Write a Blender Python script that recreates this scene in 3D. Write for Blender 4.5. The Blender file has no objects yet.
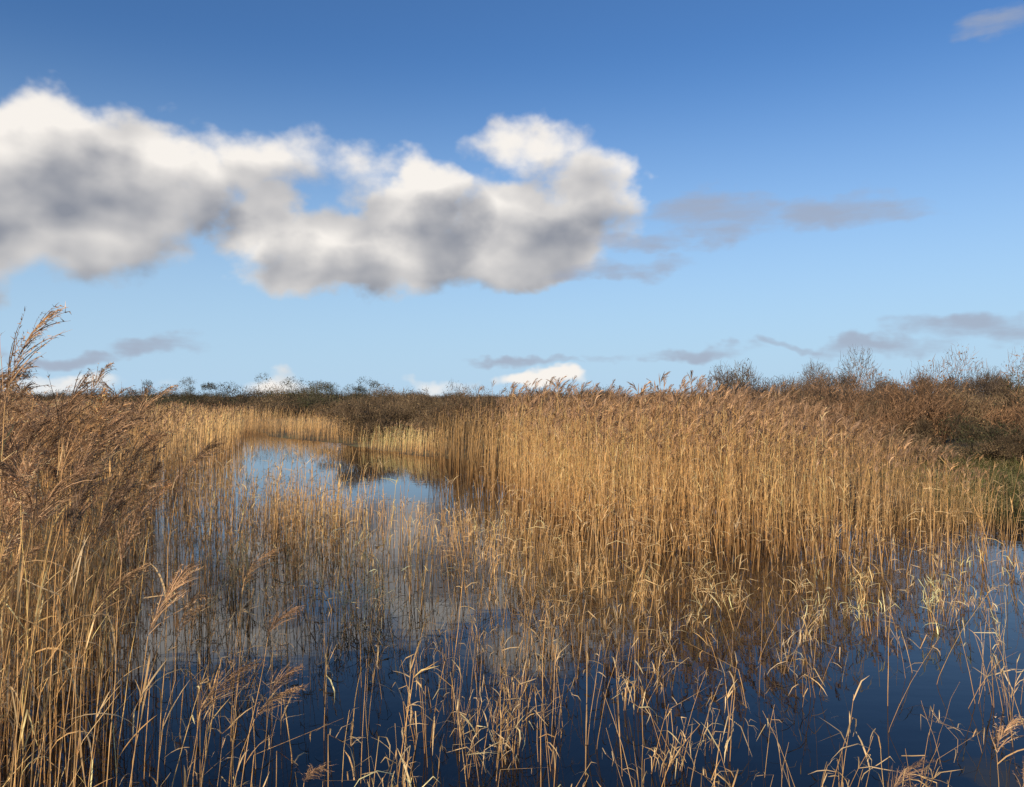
import bpy, math, numpy as np
from mathutils import Vector
rng=np.random.default_rng(11)
scene=bpy.context.scene
H=2.3
# ------------------------------------------------------------------ helpers
_g=np.random.default_rng(5).random((257,257))
def vnoise(x,y):
    xi=np.floor(x).astype(int);yi=np.floor(y).astype(int)
    fx=x-xi;fy=y-yi;fx=fx*fx*(3-2*fx);fy=fy*fy*(3-2*fy)
    a=_g[xi%256,yi%256];b=_g[(xi+1)%256,yi%256];c=_g[xi%256,(yi+1)%256];d=_g[(xi+1)%256,(yi+1)%256]
    return (a*(1-fx)+b*fx)*(1-fy)+(c*(1-fx)+d*fx)*fy
def fbm(x,y):
    return 0.5*vnoise(x,y)+0.3*vnoise(x*2.1+7,y*2.1+3)+0.2*vnoise(x*4.3+1,y*4.3+9)
def inpoly(x,y,P):
    ins=np.zeros(x.shape,bool);n=len(P);j=n-1
    for i in range(n):
        xi,yi=P[i];xj,yj=P[j]
        c=((yi>y)!=(yj>y))&(x<(xj-xi)*(y-yi)/((yj-yi) if yj!=yi else 1e-9)+xi)
        ins^=c;j=i
    return ins
def polydist(x,y,P):
    d=np.full(x.shape,1e9);n=len(P)
    for i in range(n):
        ax,ay=P[i];bx,by=P[(i+1)%n];vx,vy=bx-ax,by-ay
        t=np.clip(((x-ax)*vx+(y-ay)*vy)/(vx*vx+vy*vy),0,1)
        d=np.minimum(d,np.hypot(x-ax-t*vx,y-ay-t*vy))
    return d
def scatter(P,dens,fn=None):
    P=np.array(P,float);mn=P.min(0);mx=P.max(0)
    n=int((mx[0]-mn[0])*(mx[1]-mn[1])*dens)
    x=rng.uniform(mn[0],mx[0],n);y=rng.uniform(mn[1],mx[1],n)
    k=inpoly(x,y,P)
    if fn is not None: k&=rng.random(n)<fn(x,y)
    return x[k],y[k]
class T:
    def __init__(s): s.v=[];s.f=[];s.c=[];s.n=0
    def ribbon(s,pts,w,side,col):
        pts=np.asarray(pts,float);w=np.asarray(w,float)[:,None]
        side=np.asarray(side,float);side=side/(np.linalg.norm(side)+1e-9)
        a=pts-side*w/2;b=pts+side*w/2;m=len(pts)
        s.v.append(a);s.v.append(b)
        col=np.asarray(col,float)
        if col.ndim==1: col=np.repeat(col[None],m,0)
        s.c.append(col);s.c.append(col)
        i=np.arange(m-1)+s.n
        s.f.append(np.stack([i,i+1,i+1+m,i+m],1));s.n+=2*m
    def tube(s,pts,r,col):
        pts=np.asarray(pts,float);m=len(pts);r=np.asarray(r,float)
        col=np.asarray(col,float)
        if col.ndim==1: col=np.repeat(col[None],m,0)
        for k in range(3):
            a=2*math.pi*k/3
            s.v.append(pts+np.stack([r*math.cos(a),r*math.sin(a),0*r],1));s.c.append(col)
        for k in range(3):
            i=np.arange(m-1);p=s.n+k*m+i;q=s.n+((k+1)%3)*m+i
            s.f.append(np.stack([p,q,q+1,p+1],1))
        s.n+=3*m
    def done(s):
        return np.concatenate(s.v),np.concatenate(s.f),np.concatenate(s.c)
total=0
def bake(name,temps,ti,pos,rot,scl,lean,tint,mat):
    global total
    V=[];F=[];C=[];n=0
    for k,(tv,tf,tc) in enumerate(temps):
        ids=np.where(ti==k)[0]
        if len(ids)==0: continue
        c=np.cos(rot[ids])[:,None];s_=np.sin(rot[ids])[:,None];sc=scl[ids]
        if sc.ndim==1: sc=np.stack([sc,sc,sc],1)
        x=tv[None,:,0]*sc[:,0:1];y=tv[None,:,1]*sc[:,1:2];z=tv[None,:,2]*sc[:,2:3]
        X=x*c-y*s_;Y=x*s_+y*c
        q=z*np.abs(z)**0.4
        X=X+lean[ids,0][:,None]*q+pos[ids,0][:,None];Y=Y+lean[ids,1][:,None]*q+pos[ids,1][:,None];Z=z+pos[ids,2][:,None]
        V.append(np.stack([X,Y,Z],2).reshape(-1,3))
        nv=len(tv);off=n+np.arange(len(ids))*nv
        F.append((tf[None]+off[:,None,None]).reshape(-1,4))
        C.append((tc[None]*tint[ids][:,None,:]).reshape(-1,3))
        n+=nv*len(ids)
    V=np.concatenate(V).astype(np.float32);F=np.concatenate(F).astype(np.int32);C=np.concatenate(C).astype(np.float32)
    me=bpy.data.meshes.new(name)
    me.vertices.add(len(V));me.vertices.foreach_set('co',V.ravel())
    me.loops.add(F.size);me.loops.foreach_set('vertex_index',F.ravel())
    me.polygons.add(len(F));me.polygons.foreach_set('loop_start',np.arange(0,F.size,4,dtype=np.int32))
    me.update(calc_edges=True)
    at=me.attributes.new('Col','FLOAT_COLOR','POINT')
    at.data.foreach_set('color',np.concatenate([np.clip(C,0,.9),np.ones((len(C),1),np.float32)],1).ravel())
    me.materials.append(mat)
    ob=bpy.data.objects.new(name,me);scene.collection.objects.link(ob)
    total+=len(F);return ob
# ------------------------------------------------------------------ materials
def newmat(name):
    m=bpy.data.materials.new(name);m.use_nodes=True;nt=m.node_tree;nt.nodes.clear();return m,nt
def vegmat(name,transl=0.3,rough=0.6,nscale=9.0):
    m,nt=newmat(name);N=nt.nodes;L=nt.links
    out=N.new('ShaderNodeOutputMaterial');mix=N.new('ShaderNodeMixShader');mix.inputs[0].default_value=transl
    p=N.new('ShaderNodeBsdfPrincipled');p.inputs['Roughness'].default_value=rough;p.inputs['Specular IOR Level'].default_value=0.25
    t=N.new('ShaderNodeBsdfTranslucent');a=N.new('ShaderNodeAttribute');a.attribute_name='Col'
    no=N.new('ShaderNodeTexNoise');no.inputs['Scale'].default_value=nscale;no.inputs['Detail'].default_value=1
    geo=N.new('ShaderNodeNewGeometry');L.new(geo.outputs['Position'],no.inputs['Vector'])
    mr=N.new('ShaderNodeMapRange');mr.inputs[1].default_value=0.3;mr.inputs[2].default_value=0.7;mr.inputs[3].default_value=0.74;mr.inputs[4].default_value=1.22
    L.new(no.outputs['Fac'],mr.inputs[0])
    vm=N.new('ShaderNodeVectorMath');vm.operation='SCALE';L.new(a.outputs['Color'],vm.inputs[0]);L.new(mr.outputs[0],vm.inputs['Scale'])
    L.new(vm.outputs[0],p.inputs['Base Color']);L.new(vm.outputs[0],t.inputs['Color'])
    L.new(p.outputs[0],mix.inputs[1]);L.new(t.outputs[0],mix.inputs[2]);L.new(mix.outputs[0],out.inputs[0]);return m
M_reed=vegmat('dry_reed',0.22)
M_scrub=vegmat('scrub_twigs',0.08,0.8,3)
M_grass=vegmat('bank_grass',0.25,0.7,3)
# ------------------------------------------------------------------ reed templates
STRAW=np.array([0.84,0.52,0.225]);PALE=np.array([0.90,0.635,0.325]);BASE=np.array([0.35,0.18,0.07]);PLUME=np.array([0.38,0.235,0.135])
def leaf(t,p0,az,el,L,w,droop,n,col,r,kink=False):
    pts=[np.array(p0,float)];e=el;a=az;tw=r.uniform(-.5,.5);kk=r.integers(1,n) if kink else -1
    for i in range(n):
        if i==kk: e-=droop
        elif not kink: e-=droop/n
        d=np.array([math.cos(e)*math.cos(a),math.cos(e)*math.sin(a),math.sin(e)])
        pts.append(pts[-1]+d*L/n);a+=tw/n
    pts=np.array(pts);side=np.array([-math.sin(az),math.cos(az),r.uniform(-.8,.8)])
    u=np.linspace(0,1,n+1);ww=w*(0.55+0.9*u)*(1-u**2.2)+0.001
    t.ribbon(pts,ww,side,col)
def plume(t,p0,d0,L,nb,r,lod,size=1.0,tone=None):
    d0=np.array(d0,float);d0/=np.linalg.norm(d0);col0=PLUME if tone is None else tone
    ax=[np.array(p0,float)];d=d0.copy()
    for i in range(5):
        d=d+np.array([0.15,0,-0.07]);d/=np.linalg.norm(d);ax.append(ax[-1]+d*L/5)
    ax=np.array(ax)
    for b in range(nb):
        u=(b+r.random())/nb;q=u*5;i=min(int(q),4);p=ax[i]+(ax[i+1]-ax[i])*(q-i)
        dd=ax[i+1]-ax[i];dd/=np.linalg.norm(dd)
        az=r.uniform(0,2*math.pi)
        s=np.array([math.cos(az)+0.4,math.sin(az),r.uniform(-.3,.3)])
        v=dd*1.35+s*0.55;v/=np.linalg.norm(v)
        l=(0.115*(1-u)+0.045)*r.uniform(.6,1.3)*size
        n=4 if lod==0 else 2
        pts=[p]
        for k in range(n):
            pts.append(pts[-1]+v*l/n);v=v+np.array([0.14,0,-0.34])/n*1.6+r.normal(0,.06,3);v/=np.linalg.norm(v)
        pts=np.array(pts);c=col0*r.uniform(.55,1.6)
        side=np.cross(v,r.normal(size=3))
        w={0:0.004,1:0.014,2:0.036}[lod]
        uu=np.linspace(0,1,n+1)
        t.ribbon(pts,w*(0.5+1.6*uu*(1-uu)*2)*(1.02-uu*0.75),side,c)
        if lod==0:
            for k in range(11):
                g=r.random()*(n-1e-3);j=int(g);pp=pts[j]+(pts[j+1]-pts[j])*(g-j)
                w2=v*0.6+r.normal(size=3)*0.5;w2/=np.linalg.norm(w2)
                ll=r.uniform(.010,.022)
                t.ribbon([pp,pp+w2*ll],[0.004,0.0006],r.normal(size=3),c*r.uniform(.6,1.8))
def tall(r,lod,plumep=0.7,Ht=2.2,big=1.0):
    t=T();n={0:8,1:4,2:3}[lod];u=np.linspace(0,1,n+1)
    b=r.uniform(0.0,0.16);k=r.uniform(1.8,3.0);wob=r.normal(0,.010,n+1)
    hh=Ht*r.uniform(.84,1.06)
    pts=np.stack([b*u**k+wob*u,r.normal(0,.010,n+1)*u,hh*u*(1-0.03*u)],1)
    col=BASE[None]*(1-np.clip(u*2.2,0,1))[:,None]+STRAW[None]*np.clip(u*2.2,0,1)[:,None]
    rad={0:0.0030,1:0.0040,2:0.008}[lod]*r.uniform(.8,1.2)
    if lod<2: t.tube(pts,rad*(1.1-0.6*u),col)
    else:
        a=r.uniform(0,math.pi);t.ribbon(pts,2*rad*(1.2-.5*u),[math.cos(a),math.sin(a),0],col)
    nl={0:r.integers(3,7),1:r.integers(2,6),2:r.integers(2,4)}[lod]
    for i in range(nl):
        f=r.uniform(.15,.97);q=f*n;j=min(int(q),n-1);p=pts[j]+(pts[j+1]-pts[j])*(q-j)
        az=r.normal(0,1.3) if r.random()<.7 else r.uniform(0,6.28)
        dr=r.uniform(.1,1.1) if r.random()<.72 else r.uniform(1.2,2.8)
        leaf(t,p,az,r.uniform(.95,1.42),r.uniform(.16,.38),{0:0.0085,1:0.011,2:0.02}[lod]*r.uniform(.6,1.2),dr,{0:5,1:3,2:2}[lod],(PALE if r.random()<.6 else STRAW)*r.uniform(.75,1.05),r,kink=(lod==0 and r.random()<.4))
    if r.random()<plumep:
        d=pts[-1]-pts[-2];plume(t,pts[-1],d,r.uniform(.17,.27)*big,int({0:42,1:14,2:6}[lod]),r,lod,size=big,tone=PLUME*r.uniform(.6,1.15)+(STRAW*0.16 if r.random()<.35 else 0))
    return t.done()
def short(r,lod,kind):
    t=T();n=5;u=np.linspace(0,1,n+1);hh=r.uniform(.4,1.0);b=r.uniform(.0,.10)
    pts=np.stack([b*u**1.8,r.normal(0,.008,n+1)*u,hh*u],1)
    if kind==1:   # snapped over
        m=r.integers(3,5);a=r.uniform(-1.1,.3);L=r.uniform(.15,.45)/2;az=r.uniform(-1.5,1.5)
        for i in range(m,n+1): pts[i]=pts[i-1]+np.array([math.cos(a)*math.cos(az),math.cos(a)*math.sin(az),math.sin(a)])*L
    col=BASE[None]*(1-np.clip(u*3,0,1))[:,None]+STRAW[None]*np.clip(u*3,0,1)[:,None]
    rad=(0.0026 if lod==0 else 0.0040)*r.uniform(.7,1.25)
    t.tube(pts,rad*(1.15-.6*u),col)
    if kind!=2:
        nl=r.integers(2,8)
        for i in range(nl):
            f=r.uniform(.5,1.0)**.7;q=f*n;j=min(int(q),n-1);p=pts[j]+(pts[j+1]-pts[j])*(q-j)
            leaf(t,p,r.normal(0,1.4),r.uniform(.2,1.4),r.uniform(.06,.2),r.uniform(.005,.009)*(1 if lod==0 else 1.35),r.uniform(.2,2.4),3,(PALE if r.random()<.75 else STRAW)*r.uniform(.8,1.08),r,kink=r.random()<.5)
    return t.done()
def tuft(r):
    t=T()
    for s in range(r.integers(3,7)):
        hh=r.uniform(.25,.7);a=r.uniform(0,6.28);x0,y0=r.normal(0,.05,2);u=np.linspace(0,1,5);k=r.uniform(.0,.35)
        pts=np.stack([x0+k*math.cos(a)*u**1.6*hh,y0+k*math.sin(a)*u**1.6*hh,hh*u],1)
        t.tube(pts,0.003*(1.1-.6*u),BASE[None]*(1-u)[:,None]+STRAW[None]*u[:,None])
        for i in range(r.integers(2,8)):
            j=r.integers(2,5)
            leaf(t,pts[j],r.uniform(0,6.28),r.uniform(-.4,1.3),r.uniform(.08,.24),r.uniform(.005,.010),r.uniform(.3,2.4),3,PALE*r.uniform(.8,1.1),r,kink=r.random()<.5)
    return t.done()
def grass(r):
    t=T()
    for s in range(40):
        x0,y0=r.normal(0,.14,2);c=np.array([.12,.14,.045]) if r.random()<.4 else np.array([.34,.27,.13])
        leaf(t,[x0,y0,0],r.uniform(0,6.28),r.uniform(1.0,1.5),r.uniform(.2,.5),.012,r.uniform(.3,1.8),3,c*r.uniform(.6,1.3),r)
    return t.done()
tr=np.random.default_rng(3)
T0=[tall(tr,0,.55,big=1.2) for _ in range(26)]
T1=[tall(tr,1,.75) for _ in range(28)]
T2=[tall(tr,2,.6) for _ in range(20)]
S0=[short(tr,0,k) for k in [0,0,0,1,1,2,2,2,1,0]*3]
S1=[short(tr,1,k) for k in [0,0,0,1,2,2,2,0,2,0]*3]
TF=[tuft(tr) for _ in range(14)]
GR=[grass(tr) for _ in range(8)]
def gtint(x,y,s=1.0,var=.2):
    n=len(x);b=(rng.uniform(1-var,1+var,n)*(0.68+0.68*fbm(x*.45+3,y*.45)))*s
    w=rng.normal(0,.07,n)
    return np.stack([b*(1+w*.4),b,b*(1-w)],1)
def place(name,temps,x,y,scl,z=-0.12,wind=(0.05,0.0),jit=.05,tint=None,rotvar=1.3):
    n=len(x);ti=rng.integers(0,len(temps),n)
    pos=np.stack([x,y,np.full(n,z) if np.isscalar(z) else z],1)
    lean=rng.normal(0,jit,(n,2))+np.array(wind)[None]
    rot=rng.normal(0,rotvar,n)
    return bake(name,temps,ti,pos,rot,scl,lean,gtint(x,y) if tint is None else tint,M_reed)
# ------------------------------------------------------------------ terrain + water
WATER=[(-4.5,1.6),(-5,6),(-7,12),(-10,18),(-11.5,25),(-18,46),(-26,62),(-22,64),(-14.6,46.8),(-9.5,40),(-7,35.3),(-4.3,31.3),(-2.2,29),(.5,23),(3,17),(6,15.5),(10,16.5),(16,17.5),(24,14),(26,1.6)]
ax=np.sinh(np.linspace(-7.2,7.2,260))*4.2; ay=np.sinh(np.linspace(-5.0,7.2,230))*4.2+12
GX,GY=np.meshgrid(ax,ay,indexing='ij')
def terr(x,y):
    ins=inpoly(x,y,WATER);d=polydist(x,y,WATER);sd=np.where(ins,-d,d)
    h=np.where(sd<0,np.maximum(-0.9,sd*0.35),0.35*(1-np.exp(-np.maximum(sd,0)*.35)))-0.06
    h=h+(fbm(x*.35,y*.35)-.5)*.3*np.clip(np.abs(sd),0,1)*(sd>0)
    h=h+np.clip((x-9)/5,0,1)*np.clip(sd/2,0,1)*np.clip(1.5-np.abs(y-22)/12,0,1)*.5
    far=np.clip((np.hypot(x,y)-150)/1500,0,1)
    h=h+far*4*(fbm(x*.004,y*.004)-.3)
    return h
GZ=terr(GX,GY)
nx,ny=GX.shape
me=bpy.data.meshes.new('ground');V=np.stack([GX,GY,GZ],2).reshape(-1,3).astype(np.float32)
i,j=np.meshgrid(np.arange(nx-1),np.arange(ny-1),indexing='ij');a=(i*ny+j).ravel()
F=np.stack([a,a+ny,a+ny+1,a+1],1).astype(np.int32)
me.vertices.add(len(V));me.vertices.foreach_set('co',V.ravel());me.loops.add(F.size);me.loops.foreach_set('vertex_index',F.ravel())
me.polygons.add(len(F));me.polygons.foreach_set('loop_start',np.arange(0,F.size,4,dtype=np.int32));me.update(calc_edges=True)
me.polygons.foreach_set('use_smooth',np.ones(len(F),bool))
m,nt=newmat('marsh_ground');N=nt.nodes;L=nt.links
out=N.new('ShaderNodeOutputMaterial');p=N.new('ShaderNodeBsdfPrincipled');p.inputs['Roughness'].default_value=.95
geo=N.new('ShaderNodeNewGeometry');no=N.new('ShaderNodeTexNoise');no.inputs['Scale'].default_value=.6;no.inputs['Detail'].default_value=6
L.new(geo.outputs['Position'],no.inputs['Vector']);cr=N.new('ShaderNodeValToRGB');L.new(no.outputs['Fac'],cr.inputs[0])
cr.color_ramp.elements[0].position=.35;cr.color_ramp.elements[0].color=(.06,.04,.02,1)
cr.color_ramp.elements[1].position=.65;cr.color_ramp.elements[1].color=(.14,.125,.05,1)
e=cr.color_ramp.elements.new(.5);e.color=(.11,.085,.035,1)
L.new(cr.outputs[0],p.inputs['Base Color']);L.new(p.outputs[0],out.inputs[0]);me.materials.append(m)
ob=bpy.data.objects.new('ground',me);scene.collection.objects.link(ob)
# water
me=bpy.data.meshes.new('water');me.from_pydata([(-60,0.5,0),(60,0.5,0),(60,90,0),(-60,90,0)],[],[(0,1,2,3)])
m,nt=newmat('still_water');N=nt.nodes;L=nt.links
out=N.new('ShaderNodeOutputMaterial');p=N.new('ShaderNodeBsdfPrincipled')
p.inputs['Base Color'].default_value=(.004,.005,.007,1);p.inputs['Roughness'].default_value=.008;p.inputs['IOR'].default_value=1.34
geo=N.new('ShaderNodeNewGeometry');mp=N.new('ShaderNodeMapping');mp.inputs['Scale'].default_value=(1.0,1.8,1)
L.new(geo.outputs['Position'],mp.inputs[0]);no=N.new('ShaderNodeTexNoise');no.inputs['Scale'].default_value=2.0;no.inputs['Detail'].default_value=2
L.new(mp.outputs[0],no.inputs['Vector']);bp=N.new('ShaderNodeBump');bp.inputs['Strength'].default_value=.045;bp.inputs['Distance'].default_value=.03
L.new(no.outputs['Fac'],bp.inputs['Height']);L.new(bp.outputs[0],p.inputs['Normal']);L.new(p.outputs[0],out.inputs[0]);me.materials.append(m)
ob=bpy.data.objects.new('water',me);scene.collection.objects.link(ob)
# ------------------------------------------------------------------ reed beds
def gz(x,y): return np.where(terr(x,y)>0,terr(x,y),0)-.08
LB=[(-1.3,2.3),(-2.0,4.2),(-3.2,7.4),(-5.0,11.3),(-7.4,18),(-9.0,25),(-15.2,46),(-17.0,56),(-60,62),(-45,30),(-12,6),(-4.5,2.3)]
cone=lambda x,y:(x>-.78*y-2.5)&(x<.8*y+3)
edge=lambda x,y:np.clip(polydist(x,y,LB)/.9,.12,1)
x,y=scatter(LB,84,lambda x,y:cone(x,y)*(y<7)*edge(x,y));s=rng.uniform(.72,1.10,len(x))*(0.91+.17*fbm(x,y))
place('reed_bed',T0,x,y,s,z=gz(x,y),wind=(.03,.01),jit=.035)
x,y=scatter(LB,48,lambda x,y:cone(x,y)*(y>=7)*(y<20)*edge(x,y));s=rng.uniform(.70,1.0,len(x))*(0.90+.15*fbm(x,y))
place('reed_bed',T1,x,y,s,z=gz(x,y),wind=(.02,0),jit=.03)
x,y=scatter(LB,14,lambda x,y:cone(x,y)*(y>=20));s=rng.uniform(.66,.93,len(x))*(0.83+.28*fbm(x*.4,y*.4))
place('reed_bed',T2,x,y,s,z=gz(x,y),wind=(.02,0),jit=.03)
# right bed
RB=[(-3.0,28),(-.9,20),(.4,14.2),(1.5,11.8),(3.2,11.0),(5.0,11.2),(7.0,12.0),(8.4,13.2),(8.8,15),(7.2,18),(7.5,22),(7,29),(0,33),(-2.5,31)]
hR=lambda x,y:1.04-np.clip((x/np.maximum(y,1)-.24)/.40,0,1)**1.2*.62
x,y=scatter(RB,84,lambda x,y:(y<20)*np.clip((polydist(x,y,RB)+.15)/.9,.08,1)*np.clip(1.35-(y-11)*.08,.4,1)*(.42+.95*fbm(x*1.1,y*1.1)));s=rng.uniform(.68,1.07,len(x))*(0.83+.38*fbm(x*.8,y*.8))*hR(x,y)
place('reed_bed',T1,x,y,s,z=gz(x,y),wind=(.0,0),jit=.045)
x,y=scatter(RB,20,lambda x,y:(y>=20));s=rng.uniform(.76,1.0,len(x))*(0.83+.27*fbm(x*.5,y*.5))*hR(x,y)
place('reed_bed',T2,x,y,s,z=gz(x,y),wind=(.02,0),jit=.04,tint=gtint(x,y,.5))
RF=[(-.9,19),(-.1,13.2),(1.0,10.7),(3.2,9.9),(5.6,10.2),(8.0,11.3),(9.0,13),(7,13.2),(4,12.2),(2,12.8),(1,15)]
x,y=scatter(RF,24,lambda x,y:np.clip((fbm(x*1.5+4,y*1.5)-.40)*4,.06,1));place('water_reeds',S1,x,y,rng.uniform(.7,1.6,len(x)),jit=.1,wind=(.02,0),rotvar=2.5,tint=gtint(x,y,.9))
# far banks
FB=[(-15.6,47.0),(-9.4,40.4),(-7.6,38.6),(-8,44),(-14,56),(-20,60)]
x,y=scatter(FB,20);place('reed_bed',T2,x,y,rng.uniform(.46,.66,len(x))*(.5+.8*fbm(x*.28,y*.28)),z=gz(x,y),tint=gtint(x,y,.95))
IS=[(-6.9,34.9),(-5.2,32.8),(-3.9,30.9),(-2.6,29.2),(-2.4,32),(-3.4,35),(-5,38)]
x,y=scatter(IS,46);place('reed_bed',T2,x,y,rng.uniform(.32,.54,len(x))*(.6+.75*fbm(x*.7,y*.7)),z=gz(x,y),tint=gtint(x,y,1.2))
FF=[(-110,75),(-8,70),(60,70),(120,130),(-140,130)]
x,y=scatter(FF,1.2,lambda x,y:cone(x,y)*(fbm(x*.06,y*.06)>.45));place('reed_bed',T2,x,y,rng.uniform(.5,.65,len(x))[:,None]*np.array([[2.2,2.2,1]]),z=gz(x,y),tint=gtint(x,y,.75))
# ------------------------------------------------------------------ sparse reeds standing in the water
A=[(-7.6,18.5),(-5.0,19),(-3.0,16),(-1.5,13.5),(-.6,10),(-.3,7),(-.7,4.5),(-2.0,4.2),(-3.1,7.4),(-4.9,11.3)]
x,y=scatter(A,40,lambda x,y:np.clip((fbm(x*.9,y*.55)-.30)*3.0,.08,1)*np.clip(.35+.65*np.clip((-x-.12*y+.4)/1.6,0,1),0,1));k=y<9
s=rng.uniform(.6,1.45,len(x))
place('water_reeds',S0,x[k],y[k],s[k],jit=.07,wind=(.03,0),rotvar=2)
place('water_reeds',S1,x[~k],y[~k],s[~k]*1.05,jit=.06,wind=(.03,0),rotvar=2)
B=[(-1.6,14),(.3,13.4),(1.5,10.5),(1.7,8),(1.0,5.6),(.7,4.3),(-.8,4.3),(-.4,8)]
x,y=scatter(B,32,lambda x,y:np.clip((fbm(x*1.1+9,y*.7)-.36)*4,.04,1));s=rng.uniform(.6,1.3,len(x));k=y<9
place('water_reeds',S0,x[k],y[k],s[k],jit=.11,wind=(.03,0),rotvar=2.5)
place('water_reeds',S1,x[~k],y[~k],s[~k],jit=.08,wind=(.03,0),rotvar=2.5)
C=[(1.3,10.5),(8,11.5),(9,9),(5.5,5),(3,3.9),(-.2,3.9)]
x,y=scatter(C,16,lambda x,y:np.clip((fbm(x*1.2+2,y*.8+5)-.45)*6,.04,1));s=rng.uniform(.5,1.2,len(x))
place('water_reeds',S0,x,y,s,jit=.2,wind=(.05,0),rotvar=3)
ABC=[(-6,16),(0,14),(3,10),(8,11),(9,9),(3,3.9),(-1.6,3.9)]
x,y=scatter(ABC,3.8,lambda x,y:np.clip((fbm(x*.9+20,y*.6+5)-.40)*4.5,.05,1));s=rng.uniform(.7,1.25,len(x))
place('water_reeds',TF,x,y,s,jit=.15,wind=(.05,0),rotvar=3)
# foreground plumed stalks
fg=np.array([(-1.35,3.9,.62),(-1.15,3.6,.5),(-1.5,4.3,.7),(-1.2,3.1,.55),(-1.5,3.3,.72),(-1.75,3.6,.8),(-.35,2.9,.34),(1.30,2.9,.40),(1.90,3.2,.46),(-1.6,2.7,.93),(-1.90,2.75,1.10),(-1.5,2.9,.80),(-1.9,3.3,1.0),(-.9,3.2,.42),(1.8,3.0,.42),(-2.0,2.9,1.04),(-1.25,2.9,.66),(-1.3,2.6,.74),(-2.5,3.6,1.06),(-2.2,3.2,.98),(-1.75,2.6,.85),(-1.65,3.0,.76),(-2.25,3.5,1.08),(-1.6,3.6,.88)])
nf=len(fg);T0p=[tall(tr,0,1.0,big=1.45) for _ in range(nf)]
bake('foreground_reeds',T0p,np.arange(nf),np.stack([fg[:,0],fg[:,1],0*fg[:,0]-.05],1),rng.normal(0,.5,nf),np.stack([0.6+.4*fg[:,2],0.6+.4*fg[:,2],fg[:,2]],1),rng.normal(0,.035,(nf,2))+np.array([[.03,0]]),np.ones((nf,3))*.95,M_reed)
# ------------------------------------------------------------------ scrub
def bush(r,ntw,nlf,ctw,clf,lsz=.05):
    t=T();nlb=9;lob=r.normal(0,.36,(nlb,3));lob[:,2]=np.abs(lob[:,2])*.9+.25;lr=r.uniform(.22,.5,nlb)
    for i in range(nlb*3):
        k=i%nlb;b=np.array([r.normal(0,.1),r.normal(0,.1),-.1]);e=lob[k]+r.normal(0,lr[k]*.4,3)
        t.ribbon([b,(b+e)/2+r.normal(0,.06,3),e],[.03,.018,.008],r.normal(size=3),ctw*r.uniform(.6,1.1))
    for i in range(ntw):
        k=r.integers(0,nlb);d=r.normal(size=3);d[2]=abs(d[2])*.9;d/=np.linalg.norm(d)
        tip=lob[k]+d*lr[k]*r.uniform(.55,1.12);v=d+np.array([0,0,.7])+r.normal(0,.5,3);v/=np.linalg.norm(v)
        st=tip-v*r.uniform(.08,.24);mid=(st+tip)/2+r.normal(0,.018,3)
        t.ribbon([st,mid,tip],[.010,.007,.0025],r.normal(size=3),ctw*r.uniform(.5,1.5))
    for i in range(nlf):
        k=r.integers(0,nlb);d=r.normal(size=3);d/=np.linalg.norm(d)
        p=lob[k]+d*lr[k]*r.uniform(.5,.95)
        if p[2]<0:p[2]*=-.5
        v=r.normal(size=3);v/=np.linalg.norm(v);s=lsz*r.uniform(.5,1.3)
        t.ribbon([p,p+v*s],[s*.7,s*.4],r.normal(size=3),clf*r.uniform(.45,1.5))
    return t.done()
RUS=[bush(tr,900,700,np.array([.25,.145,.08]),np.array([.26,.15,.075]),.03) for _ in range(6)]
BRN=[bush(tr,1000,1000,np.array([.16,.11,.065]),np.array([.165,.12,.065]),.035) for _ in range(6)]
GRN=[bush(tr,700,1500,np.array([.10,.08,.05]),np.array([.08,.082,.036]),.035) for _ in range(5)]
BAR=[bush(tr,2000,900,np.array([.11,.08,.058]),np.array([.10,.078,.052]),.026) for _ in range(5)]
def bushes(name,temps,x,y,r,h):
    n=len(x);return bake(name,temps,rng.integers(0,len(temps),n),np.stack([x,y,terr(x,y)-.1],1),rng.uniform(0,6.28,n),np.stack([r,r,h],1),rng.normal(0,.03,(n,2)),np.repeat(rng.uniform(.6,1.3,n)[:,None],3,1),M_scrub)
def sc(n,x0,x1,y0,y1): return rng.uniform(x0,x1,n),rng.uniform(y0,y1,n)
def belt(name,temps,n,t0,t1,y0,y1,r0,r1,h0,h1):
    t,y=sc(n,t0,t1,y0,y1);bushes(name,temps,t*y,y,rng.uniform(r0,r1,n),rng.uniform(h0,h1,n))
belt('scrub_thicket',RUS,56,.31,.85,24,35,1.3,2.3,1.6,2.3)
belt('scrub_thicket',BRN,24,.33,.9,26,38,1.5,2.5,1.5,2.3)
belt('bramble_thicket',BRN,20,.47,.85,19.5,25,.9,1.6,.8,1.3)
belt('gorse_thicket',GRN,10,.56,.9,21,30,1.1,1.9,1.1,1.9)
belt('distant_tree_line',BAR,76,.26,.95,44,60,2.0,3.8,2.3,3.8)
belt('distant_tree_line',GRN,14,.27,.95,44,58,2.0,3.4,2.0,3.2)
belt('willow_thicket',BRN,46,-.20,.1,38,52,1.3,2.4,1.5,2.4)
belt('willow_thicket',RUS,22,-.11,.3,33,46,1.3,2.2,1.4,2.1)
belt('distant_tree_line',BRN,100,-.42,.35,75,110,2.2,4,1.6,2.8)
belt('distant_tree_line',GRN,70,-.46,-.16,80,115,2.5,4.5,1.7,3.0)
belt('distant_tree_line',BRN,130,-.9,.5,150,260,5,10,2.2,4.2)
x,y=scatter([(8.6,15.6),(10,16.2),(17,17.2),(20,22),(9.5,22)],16)
n=len(x);bake('bank_grass',GR,rng.integers(0,8,n),np.stack([x,y,terr(x,y)-.03],1),rng.uniform(0,6.28,n),rng.uniform(.6,1.2,n),rng.normal(0,.05,(n,2)),np.repeat(rng.uniform(.7,1.2,n)[:,None],3,1),M_grass)
print('faces',total)
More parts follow.
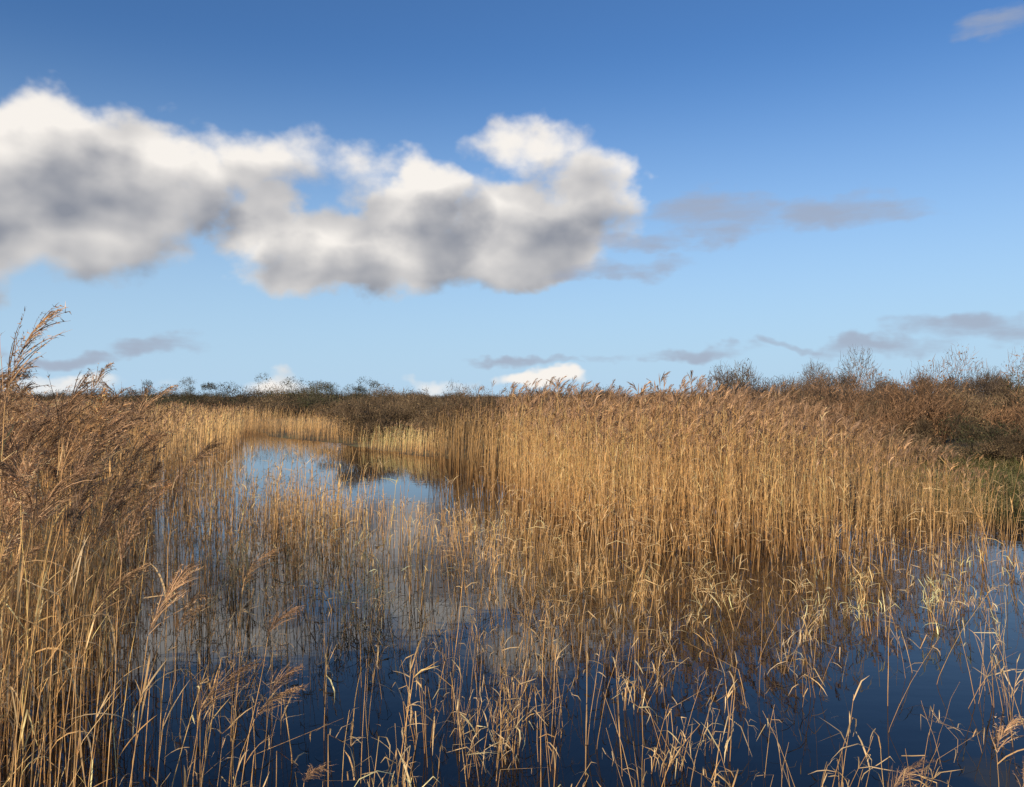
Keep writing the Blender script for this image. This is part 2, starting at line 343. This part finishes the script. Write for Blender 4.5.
# ------------------------------------------------------------------ sun + sky
SAZ=math.radians(211);SEL=math.radians(21)
sd=Vector((math.sin(SAZ)*math.cos(SEL),math.cos(SAZ)*math.cos(SEL),math.sin(SEL)))
sl=bpy.data.lights.new('sun','SUN');sl.energy=5.0;sl.angle=math.radians(.5);sl.color=(1,.83,.60)
so=bpy.data.objects.new('sun',sl);so.rotation_euler=sd.to_track_quat('Z','Y').to_euler();scene.collection.objects.link(so)
w=bpy.data.worlds.new('World');scene.world=w;w.use_nodes=True;nt=w.node_tree;nt.nodes.clear()
w.cycles.sampling_method='NONE'
def ae(px,py):
    a=math.atan((px-512)/804);return a,math.atan((397-py)/804*math.cos(a))
def math_(nt,op,a,b=None,c=None,clamp=False):
    n=nt.nodes.new('ShaderNodeMath');n.operation=op;n.use_clamp=clamp
    for i,v in enumerate((a,b,c)):
        if v is None: continue
        if isinstance(v,(int,float)): n.inputs[i].default_value=v
        else: nt.links.new(v,n.inputs[i])
    return n.outputs[0]
def vmath(nt,op,a,b=None):
    n=nt.nodes.new('ShaderNodeVectorMath');n.operation=op
    for i,v in enumerate((a,b)):
        if v is None: continue
        if isinstance(v,tuple): n.inputs[i].default_value=v
        else: nt.links.new(v,n.inputs[i])
    return n
def group(name,blobs):
    g=bpy.data.node_groups.new(name,'ShaderNodeTree')
    g.interface.new_socket('Vector',in_out='INPUT',socket_type='NodeSocketVector');g.interface.new_socket('D',in_out='OUTPUT',socket_type='NodeSocketFloat')
    gi=g.nodes.new('NodeGroupInput');go=g.nodes.new('NodeGroupOutput')
    cur=None
    for cx,cy,rx,ry,wt in blobs:
        a,e=ae(cx,cy);sx=.95*804/rx/math.cos(a)**2;sy=804/ry
        n=vmath(g,'MULTIPLY_ADD',gi.outputs[0],(sx,sy,0));n.inputs[2].default_value=(-a*sx,-e*sy,0);v=n.outputs[0]
        d=vmath(g,'DOT_PRODUCT',v,v).outputs['Value'];f=math_(g,'MULTIPLY_ADD',d,-max(wt,.75),wt)
        cur=f if cur is None else math_(g,'SMOOTH_MAX',cur,f,.2)
    g.links.new(math_(g,'MAXIMUM',cur,-1.0),go.inputs[0]);return g
big=[(30,155,95,58,1.0),(110,172,110,60,1),(185,182,65,48,.9),(60,222,140,62,1),(-40,200,90,90,1),(12,265,46,26,.6),
(265,158,105,42,.48),(335,178,80,38,.48),(215,132,44,24,.4),
(268,228,54,44,.95),(340,248,85,42,1),(420,205,62,58,1.1),(440,254,125,42,1),(530,222,100,54,1.05),(530,150,85,36,.55),(590,195,48,46,.75),(490,264,110,30,.95),(330,275,90,26,.9),
(275,380,55,16,.6),(545,380,48,13,.7),(430,388,60,12,.45),(90,386,120,14,.4),(172,101,34,14,.22)]
grey=[(715,215,90,28,.6),(840,210,100,22,.55),(640,240,70,14,.45),(600,272,70,16,.5),(665,260,50,12,.4),(155,347,65,14,.55),(60,358,70,9,.45),
(890,347,100,13,.55),(985,327,95,18,.65),(680,356,100,10,.5),(520,362,70,7,.4),(785,346,50,7,.4),(1000,12,60,20,.3)]
G1=group('cumulus_field',big);G2=group('stratus_field',grey)
N=nt.nodes;L=nt.links
tc=N.new('ShaderNodeTexCoord');sx=N.new('ShaderNodeSeparateXYZ');L.new(tc.outputs['Generated'],sx.inputs[0])
az=math_(nt,'ARCTAN2',sx.outputs[0],sx.outputs[1])
el=math_(nt,'ARCSINE',sx.outputs[2])
cx=N.new('ShaderNodeCombineXYZ');L.new(az,cx.inputs[0]);L.new(el,cx.inputs[1]);P=cx.outputs[0]
def noise2(off,st,scale,det,rough=.56,color=False):
    n=N.new('ShaderNodeTexNoise');n.noise_dimensions='2D';n.inputs['Scale'].default_value=scale;n.inputs['Detail'].default_value=det;n.inputs['Roughness'].default_value=rough
    m=vmath(nt,'MULTIPLY_ADD',P,(1,st,1));m.inputs[2].default_value=(off[0],off[1]*st+off[2],0);L.new(m.outputs[0],n.inputs['Vector'])
    return n.outputs['Color'] if color else n.outputs['Fac']
wc=noise2((4.3,0,2.0),1.3,10,4,color=True)
wv=vmath(nt,'SUBTRACT',wc,(.5,.5,.5)).outputs[0];wv=vmath(nt,'MULTIPLY',wv,(.10,.06,0)).outputs[0]
Q=vmath(nt,'ADD',P,wv).outputs[0]
def ev(g,off):
    n=N.new('ShaderNodeGroup');n.node_tree=g;v=Q if off is None else vmath(nt,'ADD',Q,off).outputs[0];L.new(v,n.inputs[0]);return n.outputs[0]
def mrange(v,a,b,c,d,smooth=True):
    n=N.new('ShaderNodeMapRange');n.interpolation_type='SMOOTHSTEP' if smooth else 'LINEAR'
    L.new(v,n.inputs[0])
    for i,q in enumerate((a,b,c,d)): n.inputs[i+1].default_value=q
    return n.outputs[0]
F0=ev(G1,None);F2=ev(G1,(-.024,.044,0));E0=ev(G2,None)
n0=noise2((4.3,0,7.0),1.35,10,7,.50);n1=noise2((4.3-.016,.018,7.0),1.35,9,2,.4);n3=noise2((4.3,0,7.0),1.35,9,3,.4)
ns=noise2((1.3,0,3.0),4.0,8,5,.55)
D0=math_(nt,'ADD',F0,math_(nt,'MULTIPLY_ADD',n0,1.5,-.75))
alpha=mrange(D0,-.02,.62,0,1)
bigl=mrange(F2,-.15,1.1,1.0,.10,False)
bil=math_(nt,'MULTIPLY',math_(nt,'SUBTRACT',n3,n1),1.5)
lit=math_(nt,'ADD',bigl,bil,clamp=True)
def mixc(f,a,b):
    n=N.new('ShaderNodeMix');n.data_type='RGBA'
    if isinstance(f,float): n.inputs[0].default_value=f
    else: L.new(f,n.inputs[0])
    for s,v in ((n.inputs[6],a),(n.inputs[7],b)):
        if isinstance(v,tuple): s.default_value=v
        else: L.new(v,s)
    return n.outputs[2]
sky=N.new('ShaderNodeTexSky');sky.sky_type='NISHITA';sky.sun_disc=False;sky.sun_elevation=SEL;sky.sun_rotation=SAZ
sky.air_density=1.0;sky.dust_density=.1;sky.ozone_density=2.5
K=10.0
st=vmath(nt,'MULTIPLY',sky.outputs[0],(.58,.88,1.22)).outputs[0]
haze=mrange(el,-.05,.42,1.0,0)
s2=mixc(haze,st,(.46*K,.65*K,.84*K,1))
ccol=mixc(lit,(.27*K,.285*K,.33*K,1),(.96*K,.91*K,.85*K,1))
c1=mixc(math_(nt,'MULTIPLY',alpha,.97),s2,ccol)
E1=math_(nt,'ADD',E0,math_(nt,'MULTIPLY_ADD',ns,1.5,-.75))
ea=math_(nt,'MULTIPLY',mrange(E1,-.1,.7,0,1),.78)
c2=mixc(ea,c1,(.36*K,.40*K,.50*K,1))
bg=N.new('ShaderNodeBackground');bg.inputs[1].default_value=.1;L.new(c2,bg.inputs[0])
wo=N.new('ShaderNodeOutputWorld');L.new(bg.outputs[0],wo.inputs[0])
# ------------------------------------------------------------------ camera
cam=bpy.data.cameras.new('camera');cam.sensor_width=36;cam.lens=804/1024*36;cam.clip_end=9000;cam.clip_start=.05
co=bpy.data.objects.new('camera',cam);co.location=(0,0,H);co.rotation_euler=(math.radians(90.25),0,0);scene.collection.objects.link(co);scene.camera=co
scene.view_settings.view_transform='Standard';scene.view_settings.look='None';scene.view_settings.exposure=0
